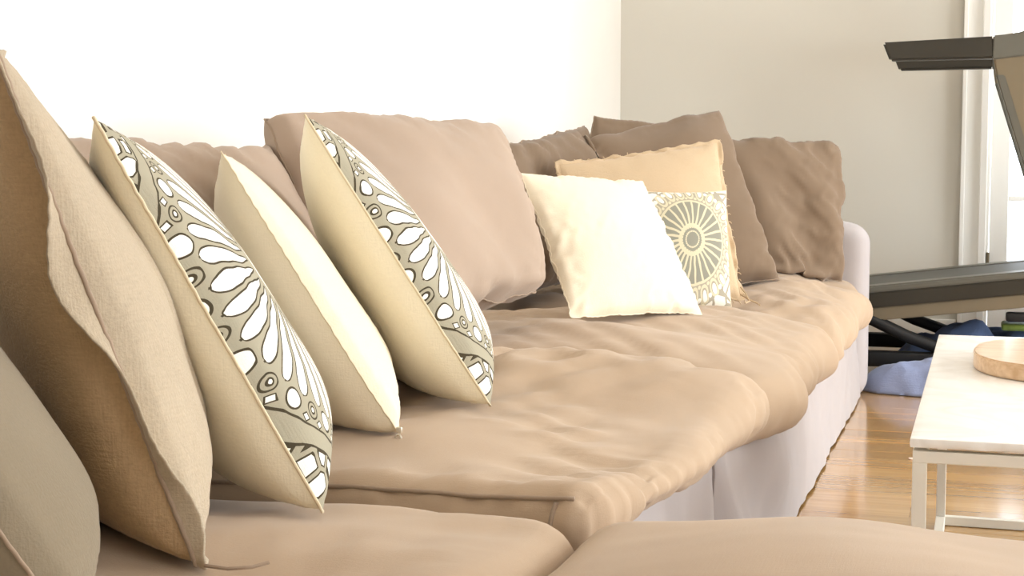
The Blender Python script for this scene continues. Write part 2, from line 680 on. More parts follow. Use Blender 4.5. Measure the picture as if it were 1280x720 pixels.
def relax(T, grids, Q, exu=0.02, exv=0.02, iters=90, kt=0.03, kb=0.25, seed=1, amp=0.004, freq=9, fixed=None, collide=(), zmin=None, ks=0.6, exn=0.6, smooth=1):
    T = T.copy()
    N = vnormals(T, Q)
    V = T + N * (noise3(T, freq, seed) * amp)[:, None]
    B = []
    en = 1 + exn * noise3(T, 3.0, seed + 50)
    en = np.clip(en, 0.0, 2.2)
    U = exu if not np.isscalar(exu) else np.full(len(T), exu)
    Vv = exv if not np.isscalar(exv) else np.full(len(T), exv)
    for kind, a, b in batches(grids):
        L = np.linalg.norm(T[a] - T[b], axis=1)
        ok = L > 1e-6
        a, b, L = a[ok], b[ok], L[ok]
        if kind == 'u': e = 0.5 * (U[a] * en[a] + U[b] * en[b])
        elif kind == 'v': e = 0.5 * (Vv[a] * en[a] + Vv[b] * en[b])
        else: e = 0.5 * (U[a] * en[a] + Vv[a] * en[a])
        B.append((kind, a, b, L * (1 + e)))
    for it in range(iters):
        V += (T - V) * kt
        for kind, a, b, L in B:
            d = V[b] - V[a]
            l = np.sqrt((d * d).sum(1)) + 1e-12
            c = (l - L) / l
            if kind == 'b':
                c = np.minimum((l - L * 0.985) / l, 0) * kb
            elif kind == 's':
                c *= 0.35 * ks
            else:
                c *= 0.9
            d *= (0.5 * c)[:, None]
            V[a] += d
            V[b] -= d
        if fixed is not None:
            V[fixed] = T[fixed]
        if zmin is not None:
            V[:, 2] = np.maximum(V[:, 2], zmin)
        if collide and it % 12 == 11:
            Tc = T.copy()
            if push_out(Tc, collide):
                T = Tc
            push_out(V, collide)
    for _ in range(smooth):
        S = np.zeros_like(V); C = np.zeros(len(V))
        for k in range(4):
            np.add.at(S, Q[:, k], V[Q[:, (k + 1) % 4]]); np.add.at(C, Q[:, k], 1)
            np.add.at(S, Q[:, k], V[Q[:, (k + 3) % 4]]); np.add.at(C, Q[:, k], 1)
        V = 0.55 * V + 0.45 * S / C[:, None]
        if fixed is not None:
            V[fixed] = T[fixed]
    if collide:
        push_out(V, collide, 0.002)
    return V


def pillow_sim(c00, c10, c11, c01, Tf, Tb, n=46, pinch=0.06, q=0.55, pw=2.0, fill=0.0, ex=0.012, exedge=0.05, seed=1, collide=(), iters=80, sag=0.0, kt=0.03, kb=0.25, lump=0.0, ruffle=0.0):
    """two sheets sewn along their border; u runs c00->c10, v runs c00->c01, front side along cross(u, v)"""
    c00, c10, c11, c01 = [np.asarray(c, float) for c in (c00, c10, c11, c01)]
    m = n + 1
    g = np.linspace(0, 1, m)
    g = g + 0.03 * np.sin(2 * PI * g) * -1 * 0.5
    uu, vv = np.meshgrid(g, g, indexing='ij')
    s, t = 2 * uu - 1, 2 * vv - 1
    u2 = 0.5 + 0.5 * s * (1 - pinch * (1 - t ** 2))
    v2 = 0.5 + 0.5 * t * (1 - pinch * (1 - s ** 2))
    P = ((1 - u2) * (1 - v2))[..., None] * c00 + (u2 * (1 - v2))[..., None] * c10 + (u2 * v2)[..., None] * c11 + ((1 - u2) * v2)[..., None] * c01
    nrm = np.cross((c10 + c11) - (c00 + c01), (c01 + c11) - (c00 + c10))
    nrm /= np.linalg.norm(nrm)
    tp = np.where(t < 0, np.abs(t) ** (pw + fill), np.abs(t) ** pw)
    h = np.clip((1 - np.abs(s) ** pw) * (1 - tp), 0, 1) ** q
    h = h * (1 - sag * t * 0.5)                      # heavier low down
    if ruffle:
        fl_ = P.reshape(-1, 3)
        eg = (np.maximum(np.abs(s), np.abs(t)) ** 8)
        cen = P.mean((0, 1)); od = P - cen; od /= np.linalg.norm(od, axis=-1, keepdims=True) + 1e-9
        P = P + nrm * (eg * ruffle * noise3(fl_, 8, seed + 21).reshape(m, m))[..., None] + od * (eg * ruffle * 0.9 * noise3(fl_, 7, seed + 22).reshape(m, m))[..., None]
    Pf = P + nrm * (h * Tf)[..., None]
    Pb = P - nrm * (h * Tb)[..., None]
    if lump:
        flat = P.reshape(-1, 3)
        ln = noise3(flat, 3.2, seed + 11).reshape(m, m)
        Pf = Pf + nrm * (ln * lump * h)[..., None]
        Pb = Pb + nrm * (ln * lump * h * 0.5)[..., None]
    idf = np.arange(m * m).reshape(m, m)
    idb = idf.copy()
    inner = np.arange((m - 2) * (m - 2)).reshape(m - 2, m - 2) + m * m
    idb[1:-1, 1:-1] = inner
    T = np.concatenate([Pf.reshape(-1, 3), Pb[1:-1, 1:-1].reshape(-1, 3)])
    uv = np.concatenate([np.stack([uu, vv], -1).reshape(-1, 2), np.stack([uu, vv], -1)[1:-1, 1:-1].reshape(-1, 2)])
    st = np.concatenate([np.stack([s, t], -1).reshape(-1, 2), np.stack([s, t], -1)[1:-1, 1:-1].reshape(-1, 2)])
    Qf, Qb = grid_quads(idf), grid_quads(idb, True)
    Q = np.concatenate([Qf, Qb])
    exu = ex + exedge * np.abs(st[:, 1]) ** 5
    exv = ex + exedge * np.abs(st[:, 0]) ** 5
    corners = np.array([idf[0, 0], idf[-1, 0], idf[0, -1], idf[-1, -1]])
    V = relax(T, [idf, idb], Q, exu, exv, iters=iters, kt=kt, kb=kb, seed=seed, collide=collide)
    border = np.concatenate([idf[:-1, 0], idf[-1, :-1], idf[:0:-1, -1], idf[0, :0:-1]])
    return dict(V=V, idf=idf, idb=idb, Qf=Qf, Qb=Qb, Q=Q, uv=uv, border=border, nrm=nrm, n=n)


def sub_mesh(V, Q, uv=None):
    used, inv = np.unique(Q.ravel(), return_inverse=True)
    return V[used], inv.reshape(-1, 4), (uv[used] if uv is not None else None)


def build_pillow(name, label, cat, sim, mf, mb, mseam, seam_r=0.0022, group=None, front='front_cover', back='back_cover'):
    V = sim['V']
    lowest = V[:, 2].min()
    c = V.mean(0)
    root = thing(name, (c[0], c[1], lowest), label, cat, group)
    v, q, uv = sub_mesh(V, sim['Qf'], sim['uv'])
    fo = mesh_obj(front, v, q, mf, root, uv=uv)
    v, q, uv = sub_mesh(V, sim['Qb'], sim['uv'])
    bo = mesh_obj(back, v, q, mb, root, uv=uv)
    if seam_r:
        tv, tf = tube_data(V[sim['border']], seam_r, 6, True)
        mesh_obj('seam', tv, tf, mseam, root)
    register(name if name not in BODIES else name + '_%d' % len(BODIES), V, sim['Q'])
    return root


def box_target(lo, hi, r, nx, ny, nz, shape):
    """rounded box grid; shape(P, N01) reshapes points. returns T, grids, Q, index dict"""
    lo, hi = np.asarray(lo, float), np.asarray(hi, float)
    c, h = (lo + hi) / 2, (hi - lo) / 2
    ids, pts = {}, []
    def vid(i, j, k):
        key = (i, j, k)
        if key not in ids:
            ids[key] = len(pts)
            pts.append((2 * i / nx - 1, 2 * j / ny - 1, 2 * k / nz - 1))
        return ids[key]
    G = []
    G.append(np.array([[vid(i, j, nz) for j in range(ny + 1)] for i in range(nx + 1)]))           # top
    G.append(np.array([[vid(i, j, 0) for j in range(ny, -1, -1)] for i in range(nx + 1)]))         # bottom
    G.append(np.array([[vid(nx, j, k) for k in range(nz + 1)] for j in range(ny + 1)]))            # +x
    G.append(np.array([[vid(0, j, k) for k in range(nz, -1, -1)] for j in range(ny + 1)]))         # -x
    G.append(np.array([[vid(i, 0, k) for k in range(nz + 1)] for i in range(nx + 1)]))             # -y
    G.append(np.array([[vid(i, ny, k) for k in range(nz, -1, -1)] for i in range(nx + 1)]))        # +y
    Pn = np.array(pts)
    p = Pn * h
    rr = np.minimum(np.array([r, r, min(r, h[2] * 0.98)]), h * 0.99)
    inner = np.clip(p, -(h - rr), h - rr)
    d = (p - inner) / rr
    l = np.linalg.norm(d, axis=1, keepdims=True) + 1e-9
    p2 = inner + d / l * rr
    P = shape(p2 + c, Pn)
    Q = np.concatenate([grid_quads(g) for g in G])
    return P, G, Q, ids


def cushion(name, label, cat, lo, hi, r, shape, mat, seed, n=(60, 60, 10), ex=0.02, collide=(), group=None, kt=0.03, iters=80, piping=None, kb=0.25, exn=0.6, mseam=None):
    T, G, Q, ids = box_target(lo, hi, r, *n, shape)
    V = relax(T, G, Q, ex, ex, iters=iters, kt=kt, seed=seed, collide=collide, kb=kb, exn=exn)
    root = thing(name, (V[:, 0].mean(), V[:, 1].mean(), V[:, 2].min()), label, cat, group)
    mesh_obj('cover', V, Q, mat, root)
    if piping:
        for path in piping(n):
            pts = V[[ids[k] for k in path]]
            N = vnormals(V, Q)[[ids[k] for k in path]]
            for _ in range(3):
                pts[1:-1] = 0.5 * pts[1:-1] + 0.25 * (pts[:-2] + pts[2:])
            tv, tf = tube_data(pts + N * 0.001, 0.0032, 6)
            mesh_obj('piping', tv, tf, mseam or M_seam, root)
    register(name if name not in BODIES else name + '_%d' % len(BODIES), V, Q)
    return root


# ================================================================== THE ROOM
WL, WF, WN, H = -1.66, 7.05, -2.5, 2.7
fl = MB().box((WL - 0.1, WN - 0.1, -0.1), (ROOM_R + 0.1, WF + 0.1, -0.012)).obj('floor', M_subfloor, smooth=False)
tag(fl, 'honey-coloured oak plank floor of the room', 'floor', kind='structure')
plank_meshes = {}
def plank_mesh(L, w):
    key = (round(L, 2), w)
    if key not in plank_meshes:
        m = MB().box((0, 0.0003, -0.012), (L - 0.0006, w - 0.0003, 0.0), 0.0006, 1)
        o = m.obj('plank', M_plank, smooth=False)
        plank_meshes[key] = o.data
        bpy.data.objects.remove(o)
    return plank_meshes[key]
rnd = random.Random(4)
pw_ = 0.12
row = 0
y = 1.62
while y < WF - 0.02:
    x = WL + rnd.choice((0.0, 0.4, 0.8))
    xs = [WL]
    while xs[-1] < ROOM_R - 0.01:
        L = rnd.choice((1.1, 1.5, 1.9, 2.3)) if len(xs) > 1 else rnd.choice((0.7, 1.1, 1.5, 1.9))
        L = min(L, ROOM_R - xs[-1])
        if xs[-1] + L > -0.75:
            p = bpy.data.objects.new('plank', plank_mesh(L, pw_))
            COL.objects.link(p)
            p.parent = fl
            p.location = (xs[-1], y, rnd.uniform(-0.0006, 0.0))
        xs.append(xs[-1] + L)
    y += pw_

def wall_with_holes(name, axis, pos, thick, a0, a1, holes, mat):
    """wall in plane axis=pos from a0..a1 with rectangular openings (b0,b1,z0,z1)"""
    m = MB()
    cuts = sorted(holes)
    cur = a0
    def bx(b0, b1, z0, z1):
        if b1 - b0 < 1e-4 or z1 - z0 < 1e-4: return
        lo, hi = ((pos, b0, z0), (pos + thick, b1, z1)) if axis == 'x' else ((b0, pos, z0), (b1, pos + thick, z1))
        m.box([min(p, q) for p, q in zip(lo, hi)], [max(p, q) for p, q in zip(lo, hi)])
    for (b0, b1, z0, z1) in cuts:
        bx(cur, b0, 0, H)
        bx(b0, b1, 0, z0)
        bx(b0, b1, z1, H)
        cur = b1
    bx(cur, a1, 0, H)
    o = m.obj(name, mat, smooth=False)
    return tag(o, kind='structure')

DOOR_X0 = aty(1237, 250, WF)[0]          # edge of the door leaf
wl = wall_with_holes('wall_left', 'x', WL, -0.1, WN - 0.1, WF + 0.1, [], M_wall)
tag(wl, 'bright white plain wall behind the long sofa', 'wall')
wf = wall_with_holes('wall_far', 'y', WF, 0.12, WL, ROOM_R + 0.1, [(DOOR_X0 - 0.02, DOOR_X0 + 1.64, 0.0, 2.12)], M_wall2)
tag(wf, 'beige painted end wall with the glazed door', 'wall')
RW = [(wy - 0.85, wy + 0.85, 0.4, 2.5) for wy in (0.4, 3.0, 5.5)]
wr = wall_with_holes('wall_right', 'x', ROOM_R, 0.12, WN - 0.1, WF + 0.1, RW, M_wall)
tag(wr, 'white side wall with three tall windows', 'wall')
wn = wall_with_holes('wall_near', 'y', WN, -0.12, WL, ROOM_R, [], M_wall)
tag(wn, 'plain white wall behind the camera', 'wall')
ce = MB().box((WL - 0.1, WN - 0.1, H), (ROOM_R + 0.1, WF + 0.1, H + 0.1)).obj('ceiling', M_ceil, smooth=False)
tag(ce, 'white ceiling above the room', 'ceiling', kind='structure')
def skirting(name, a, b, label):
    m = MB()
    m.box(a, b, 0.004)
    return tag(m.obj(name, M_gloss, smooth=False), label, 'baseboard', kind='structure')
skirting('baseboard_left', (WL, WN, 0), (WL + 0.018, WF, 0.16), 'white baseboard along the wall behind the sofa')
skirting('baseboard_far', (WL + 0.018, WF - 0.018, 0), (DOOR_X0 - 0.13, WF, 0.16), 'white baseboard under the beige end wall')

# door casing: flat board with an outer fillet and an inner raised bead
tx0 = aty(1200, 250, WF)[0]
cas = bpy.data.objects.new('trim_1', None); COL.objects.link(cas); cas.location = (tx0, WF, 0)
tag(cas, 'white moulded casing around the glazed door', 'trim', kind='structure')
def casing_piece(x0, x1, z0, z1, y0, nm):
    MB().box((x0, y0, z0), (x1, WF, z1), 0.003).obj(nm, M_gloss, cas, smooth=False)
DW = 1.60
DX1 = DOOR_X0 + DW
casing_piece(tx0, DOOR_X0 - 0.012, 0, 2.22, WF - 0.022, 'casing_board')
casing_piece(tx0, tx0 + 0.018, 0, 2.222, WF - 0.036, 'casing_fillet')
casing_piece(DOOR_X0 - 0.045, DOOR_X0 - 0.014, 0, 2.222, WF - 0.040, 'casing_bead')
casing_piece(DX1 + 0.012, DX1 + 0.13, 0, 2.22, WF - 0.022, 'casing_board')
casing_piece(DX1 + 0.112, DX1 + 0.13, 0, 2.222, WF - 0.036, 'casing_fillet')
casing_piece(tx0 + 0.001, DX1 + 0.129, 2.10, 2.221, WF - 0.024, 'casing_head')

# glazed double door: frame members, panes and glazing bars
gx0 = aty(1260, 250, WF + 0.02)[0]
dr = bpy.data.objects.new('door_1', None); COL.objects.link(dr); dr.location = (DOOR_X0, WF + 0.03, 0)
tag(dr, 'white glazed double door with bright panes at the right', 'door', kind='structure')
st = gx0 - DOOR_X0
def dpart(nm, x0, x1, z0, z1, y0=WF + 0.005, y1=WF + 0.05, mat=None, bev=0.003):
    return MB().box((x0, y0, z0), (x1, y1, z1), bev).obj(nm, mat or M_gloss, dr, smooth=False)
for k in range(2):
    a = DOOR_X0 + k * (DW / 2) + 0.002
    b = a + DW / 2 - 0.004
    dpart('stile', a, a + st, 0.01, 2.09)
    dpart('stile', b - st, b, 0.01, 2.09)
    dpart('rail', a + st, b - st, 0.01, 0.26)
    dpart('rail', a + st, b - st, 1.98, 2.09)
    zs = [0.26, 0.70, 1.14, 1.58, 1.98]
    xm = (a + b) / 2
    for i in range(4):
        for (p0, p1) in ((a + st, xm), (xm, b - st)):
            dpart('pane', p0 + 0.002, p1 - 0.002, zs[i] + 0.002, zs[i + 1] - 0.002, WF + 0.025, WF + 0.029, M_glass, 0)
        if i:
            dpart('glazing_bar', a + st, b - st, zs[i] - 0.011, zs[i] + 0.011, WF + 0.012, WF + 0.042)
    dpart('glazing_bar', xm - 0.011, xm + 0.011, 0.26, 1.98, WF + 0.0125, WF + 0.0415)
dpart('jamb', DOOR_X0 - 0.02, DOOR_X0, 0.0, 2.12, WF + 0.001, WF + 0.12)
dpart('jamb', DX1, DX1 + 0.04, 0.0, 2.12, WF + 0.001, WF + 0.12)
hz = aty(1225, 328, WF)[2]
for z in (hz, 1.85):
    m = MB()
    m.tube([(DOOR_X0 - 0.002, WF - 0.006, z - 0.045), (DOOR_X0 - 0.002, WF - 0.006, z + 0.045)], 0.007, 10)
    m.obj('hinge', M_hinge, dr)

# windows on the right wall: frames and bars; the nearest is added round fill
def window(name, axis, pos, b0, b1, z0, z1, label):
    o = bpy.data.objects.new(name, None); COL.objects.link(o)
    o.location = (pos, (b0 + b1) / 2, z0) if axis == 'x' else ((b0 + b1) / 2, pos, z0)
    tag(o, label, 'window', kind='structure')
    def piece(nm, p0, p1, q0, q1):
        lo, hi = ((pos - 0.03, p0, q0), (pos + 0.012, p1, q1)) if axis == 'x' else ((p0, pos - 0.012, q0), (p1, pos + 0.03, q1))
        MB().box(lo, hi, 0.003).obj(nm, M_gloss, o, smooth=False)
    piece('window_frame', b0, b0 + 0.07, z0, z1); piece('window_frame', b1 - 0.07, b1, z0, z1)
    piece('window_frame', b0, b1, z0, z0 + 0.07); piece('window_frame', b0, b1, z1 - 0.07, z1)
    piece('glazing_bar', (b0 + b1) / 2 - 0.015, (b0 + b1) / 2 + 0.015, z0, z1)
    piece('glazing_bar', b0, b1, (z0 + z1) / 2 - 0.015, (z0 + z1) / 2 + 0.015)
for i, (b0, b1, z0, z1) in enumerate(RW):
    window('window_%d' % (i + 1), 'x', ROOM_R, b0, b1, z0, z1, 'tall white window in the side wall, %s' % ('nearest the camera', 'the middle one', 'nearest the beige end wall')[i])

# ================================================================== SOFA FRAME
SX0, SXF = -1.60, -0.47                 # back and front of the base
SY0, SY1 = 0.60, 5.80
sofa = thing('sectional_sofa', (-1.05, 3.2, 0), 'long pale linen slipcovered sofa base with low rounded arm, along the white wall', 'sofa')
MB().box((SX0, SY0, 0.03), (SXF, SY1, 0.335), 0.02).obj('base', M_slip, sofa)
MB().box((SX0, SY0, 0.335), (SX0 + 0.14, SY1, 0.74), 0.05, 4).obj('backrest', M_slip, sofa)

# the arm at the far end: slipcovered panel, rounded over the front top corner
def arm_shape(P, Pn):
    P = P.copy()
    f = np.clip((P[:, 0] + 0.62) / 0.22, 0, 1)
    P[:, 2] -= 0.035 * f ** 2 * np.clip((P[:, 2] - 0.3) / 0.35, 0, 1)
    return P
ARM_Y = 5.63
T, G, Q, ids = box_target((SX0, ARM_Y, 0.0), (-0.405, SY1 + 0.01, 0.655), 0.06, 50, 10, 34, arm_shape)
Va = relax(T, G, Q, 0.006, 0.006, iters=50, kt=0.05, seed=5, zmin=0.002)
mesh_obj('arm', Va, Q, M_slip, sofa)
register('arm', Va, Q)

def skirt_panel(nm, y0, y1, ny, nz, xf, ex, seed, ztop=0.37, amp=0.012, freq=5, kt=0.02, sw=None):
    ys = np.linspace(y0, y1, ny + 1); zs = np.linspace(0.006, ztop, nz + 1)
    yy, zz = np.meshgrid(ys, zs, indexing='ij')
    xx = xf(yy, zz)
    T = np.stack([xx, yy, zz], -1).reshape(-1, 3)
    idx = np.arange(len(T)).reshape(ny + 1, nz + 1)
    Q = grid_quads(idx)
    V = relax(T, [idx], Q, ex[0], ex[1], iters=90, kt=kt, seed=seed, amp=amp, freq=freq, zmin=0.004, fixed=idx[:, -1])
    V[:, 0] = np.maximum(V[:, 0], SXF + 0.004)
    # thickness: a second layer behind
    B = V.copy(); B[:, 0] -= 0.003
    Q2 = Q[:, ::-1] + len(V)
    VV = np.concatenate([V, B])
    mesh_obj(nm, VV, np.concatenate([Q, Q2]), M_slip, sofa)
def xf1(y, z):
    return -0.462 + 0.012 * (1 - z / 0.37) + 0.012 * np.exp(-((y - 2.62) / 0.05) ** 2)
def xf2(y, z):
    hh = z / 0.37
    fold = 0.022 * np.sin((y * 9 + z * 16)) * np.exp(-((y - 3.1) / 0.5) ** 2) + 0.006 * np.sin(y * 5 + z * 9)
    q = np.clip((y - 2.655) / 0.07, 0, 1); q = q * q * (3 - 2 * q)
    return -0.464 + q * (0.024 + 0.030 * np.sin(PI * np.clip(hh, 0, 1)) * np.exp(-((y - 3.0) / 0.45) ** 2) + 0.018 * (1 - hh) + fold * (0.4 + 0.6 * np.sin(PI * hh)))
skirt_panel('skirt', SY0, 1.68, 50, 26, xf1, (0.012, 0.01), 20, ztop=0.336)
skirt_panel('skirt', 1.675, 2.66, 60, 28, xf1, (0.016, 0.012), 21, ztop=0.405)
skirt_panel('skirt', 2.655, 5.655, 160, 26, xf2, (0.02, 0.018), 22)
mb = MB()
mb.tube([(-0.452 + 0.004 * math.sin(k * 1.3), 2.650, 0.35 - k * 0.034) for k in range(11)], 0.004, 6)
mb.obj('skirt_seam', M_slip, sofa)

# ================================================================== SEAT CUSHIONS
def seat_shape(lo, hi, crown, droop, taper=0.0, edge=0.0, seed=0, lump=0.012, pleat=None, valley=0.0, lobe=0.0):
    lo, hi = np.asarray(lo, float), np.asarray(hi, float)
    def f(P, Pn):
        P = P.copy()
        a = (P[:, 0] - lo[0]) / (hi[0] - lo[0]); b = (P[:, 1] - lo[1]) / (hi[1] - lo[1])
        sa, sb = 2 * a - 1, 2 * b - 1
        k = np.clip((P[:, 2] - lo[2]) / (hi[2] - lo[2]), 0, 1)
        P[:, 2] += k * crown * np.clip(1 - np.abs(sa) ** 2.4, 0, 1) * np.clip(1 - np.abs(sb) ** 2.4, 0, 1)
        P[:, 2] -= k * valley * np.exp(-(b / 0.14) ** 2)
        P[:, 2] += k * lump * noise3(P * np.array([1, 1, 0]), 2.2, seed + 3)
        fx = np.clip((P[:, 0] - (-0.60)) / 0.24, 0, 1)
        P[:, 2] -= droop(b) * fx ** 1.6 * np.where(P[:, 0] > SXF + 0.005, 1, k)
        if taper:
            P[:, 2] += k * 0.060 * np.exp(-((b - 0.86) / 0.2) ** 2) * np.clip(1 - np.abs((a - 0.62) / 0.42) ** 3, 0, 1)
            P[:, 2] += k * 0.014 * np.exp(-(b / 0.16) ** 2)
            P[:, 2] += k * 0.014 * noise3(P * np.array([1, 1, 0]), 7.0, seed + 5) * np.exp(-((b - 0.9) / 0.16) ** 2) * np.exp(-((a - 0.42) / 0.2) ** 2)
        if taper:
            P[:, 2] += (1 - k) * 0.045 * np.clip((a - 0.80) / 0.2, 0, 1) * np.clip(1.1 - 0.5 * b, 0, 1) * np.clip(b / 0.2, 0.15, 1)
        if pleat:
            pm = np.clip((a - 0.86) / 0.1, 0, 1) * np.exp(-((b - pleat[1]) / pleat[2]) ** 2) * np.clip(1.25 - k, 0, 1)
            ph = 2 * PI * (P[:, 1] / pleat[3] + 0.35 * noise3(P, 3.0, seed + 17))
            P[:, 0] += pleat[0] * pm * np.sin(ph)
            P[:, 2] += pleat[0] * 0.7 * pm * np.sin(ph)
        P[:, 0] -= lobe * np.abs(np.clip(sb, -1, 1)) ** 5 * np.clip(a, 0, 1) ** 6
        P[:, 0] -= taper * np.clip(1 - b, 0, 1) ** 1.3 * np.clip(a, 0, 1) ** 2
        P[:, 0] += edge * noise3(P * np.array([0, 1, 0.4]), 2.5, seed + 9) * np.clip(sa, 0, 1)
        return P
    return f

def near_top_piping(n):
    nx, ny, nz = n
    return [[(i, 0, nz) for i in range(2, nx - 1)], [(nx - 4, 0, k) for k in range(1, nz)]]

S = [  # name order from the far end so that nearer ones settle against them
    ('S4', (-1.42, 4.02, 0.338), (-0.365, 5.62, 0.455), 0.055, 0.035, lambda b: 0.022 + 0.060 * np.clip(1 - b / 0.22, 0, 1) ** 1.2 + 0.045 * np.clip((b - 0.75) / 0.25, 0, 1), 0.022, 41, (60, 76, 10), 'taupe linen seat cushion at the far end of the sofa, beside the arm'),
    ('S3', (-1.42, 2.70, 0.338), (-0.345, 4.03, 0.458), 0.060, 0.045, lambda b: 0.004 + 0.020 * b, 0.020, 42, (64, 72, 10), 'plump taupe linen seat cushion under the ivory and medallion pillows'),
    ('S2', (-1.42, 1.70, 0.372), (-0.350, 2.69, 0.468), 0.052, 0.016, lambda b: 0.0 + 0.012 * b, 0.012, 43, (70, 64, 12), 'crumpled taupe linen seat cushion with piped side, in the middle of the picture'),
    ('S1', (-1.42, 0.62, 0.338), (-0.425, 1.655, 0.468), 0.055, 0.022, lambda b: 0.0 + 0 * b, 0.008, 44, (60, 60, 10), 'smooth taupe linen seat cushion nearest the camera, under the linen sham'),
]
PLEATS = {'S2': (0.008, 0.16, 0.13, 0.05), 'S3': (0.008, 0.9, 0.2, 0.13), 'S4': (0.016, 0.05, 0.14, 0.15), 'S1': None}   # depth, place, spread, spacing of gathers
for nm, lo, hi, r, crown, dr_, edge, seed, n, lab in S:
    ex = {'S2': 0.045, 'S3': 0.024, 'S4': 0.034, 'S1': 0.014}[nm]
    cushion('seat_cushion', lab, 'cushion', lo, hi, r, seat_shape(lo, hi, crown, dr_, 0.085 if nm == 'S2' else 0.0, edge, seed, 0.008 if nm == 'S2' else 0.012, PLEATS[nm], {'S3': 0.03, 'S4': 0.045}.get(nm, 0.0), {'S3': 0.075, 'S4': 0.06}.get(nm, 0.0)), M_seat, seed, n, ex,
            group='loose seat cushions on the sofa', piping=near_top_piping, iters=120, kt=0.014, exn=1.0, collide=[k for k in BODIES if k != 'arm'] )
seat_names = [k for k in BODIES if k.startswith('seat_cushion')]

# ottoman in front of the nearest seat: base and thick top cushion
ot = thing('ottoman', (0.1, 1.15, 0), 'large rounded taupe linen ottoman in the right foreground', 'ottoman')
MB().box((-0.37, 0.62, 0.0), (0.63, 1.68, 0.31), 0.03, 3).obj('base', M_slip, ot)
lo, hi = (-0.445, 0.58, 0.30), (0.66, 1.725, 0.452)
T, G, Q, ids = box_target(lo, hi, 0.065, 60, 60, 12, seat_shape((-0.445, 0.58, 0.3), hi, 0.058, lambda b: 0 * b, 0.0, 0.0, 60, 0.004))
T[:, 2] += 0.018 * np.exp(-((T[:, 0] + 0.16) / 0.16) ** 2) * np.clip((T[:, 2] - 0.38) / 0.07, 0, 1)
Vo = relax(T, G, Q, 0.008, 0.008, iters=60, kt=0.04, seed=61, collide=seat_names)
mesh_obj('top_cushion', Vo, Q, M_seat, ot)
register('ottoman', Vo, Q)

# ================================================================== BACK CUSHIONS
def back_cushion(lab, c, Tf, Tb, seed, col, pinch=0.02, q=0.42, pw=3.2, ex=0.02, exe=0.05, lump=0.012, mat=None, name='back_cushion', group='loose back cushions', sag=0.15, n=50, kt=0.02, ruffle=0.005):
    sim = pillow_sim(*c, Tf, Tb, n=n, pinch=pinch, q=q, pw=pw, ex=ex, exedge=exe, seed=seed, collide=col, iters=90, lump=lump, sag=sag, kt=kt, ruffle=ruffle)
    return build_pillow(name, lab, 'cushion', sim, mat or M_back, mat or M_back, M_seam, 0.0022, group)

# far corner first: the cushion lying on the arm side
P = np.array
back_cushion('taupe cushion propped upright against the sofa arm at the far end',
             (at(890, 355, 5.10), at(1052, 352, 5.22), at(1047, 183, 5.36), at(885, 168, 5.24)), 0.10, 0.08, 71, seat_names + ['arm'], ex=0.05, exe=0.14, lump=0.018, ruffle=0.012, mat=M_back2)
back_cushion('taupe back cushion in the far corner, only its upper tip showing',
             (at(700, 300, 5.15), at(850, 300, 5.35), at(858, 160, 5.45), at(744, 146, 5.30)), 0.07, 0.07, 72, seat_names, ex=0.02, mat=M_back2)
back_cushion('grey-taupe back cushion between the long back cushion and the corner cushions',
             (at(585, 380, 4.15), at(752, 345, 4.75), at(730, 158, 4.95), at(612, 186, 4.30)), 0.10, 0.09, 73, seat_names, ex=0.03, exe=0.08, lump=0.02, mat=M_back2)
# the big one in the far corner, turned to the camera
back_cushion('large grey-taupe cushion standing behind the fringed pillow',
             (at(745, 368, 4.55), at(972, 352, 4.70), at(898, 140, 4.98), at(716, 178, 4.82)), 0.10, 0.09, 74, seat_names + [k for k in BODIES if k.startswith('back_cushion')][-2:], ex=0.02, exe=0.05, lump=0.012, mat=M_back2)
# long cushion turned slightly to the camera, and the one behind the pillows
back_cushion('long mauve-taupe back cushion behind the right scroll-print pillow',
             (at(440, 440, 2.72), at(664, 366, 3.36), at(612, 166, 3.52), at(332, 150, 2.95)), 0.11, 0.09, 75, seat_names + [], ex=0.026, exe=0.06, lump=0.018, q=0.36, pw=4.5)
back_cushion('taupe back cushion along the white wall behind the row of pillows',
             (P((-1.12, 1.45, 0.50)), P((-1.12, 2.62, 0.50)), atx(345, 190, -1.36), atx(30, 180, -1.36)), 0.10, 0.09, 76, seat_names + ['back_cushion_%d' % (len(BODIES) - 1)], ex=0.025, lump=0.015)

# ================================================================== THROW PILLOWS, LEFT ROW
def row_pillow(bn, tn, z, e, size=None, w=None):
    """near corners from rays, far corners along e; returns corners c00(near bottom)..."""
    e = np.array([e[0], e[1], 0.0]); e /= np.linalg.norm(e)
    BN = atz(bn[0], bn[1], z)
    TN = on(tn[0], tn[1], BN, e)
    s = np.linalg.norm(TN - BN) if w is None else w
    return BN, BN + e * s, TN + e * s, TN

def report(nm, c):
    print('PILLOW', nm, [tuple(round(float(k), 3) for k in p) for p in c], 'h %.3f' % np.linalg.norm(np.asarray(c[3]) - np.asarray(c[0])))

E = (-0.55, 0.83)
c4 = row_pillow((613, 508), (380, 142), 0.500, (-0.42, 0.907)); report('P4', c4)
c3 = row_pillow((496, 543), (276, 190), 0.492, (-0.46, 0.888)); report('P3', c3)
c2 = row_pillow((404, 642), (116, 146), 0.486, (-0.53, 0.848)); report('P2', c2)
c1 = row_pillow((244, 706), (-8, 60), 0.485, (-0.60, 0.80)); report('P1', c1)
c0 = row_pillow((96, 800), (-276, 300), 0.485, (-0.60, 0.80)); report('P0', c0)
backs = [k for k in BODIES if k.startswith('back_cushion')]

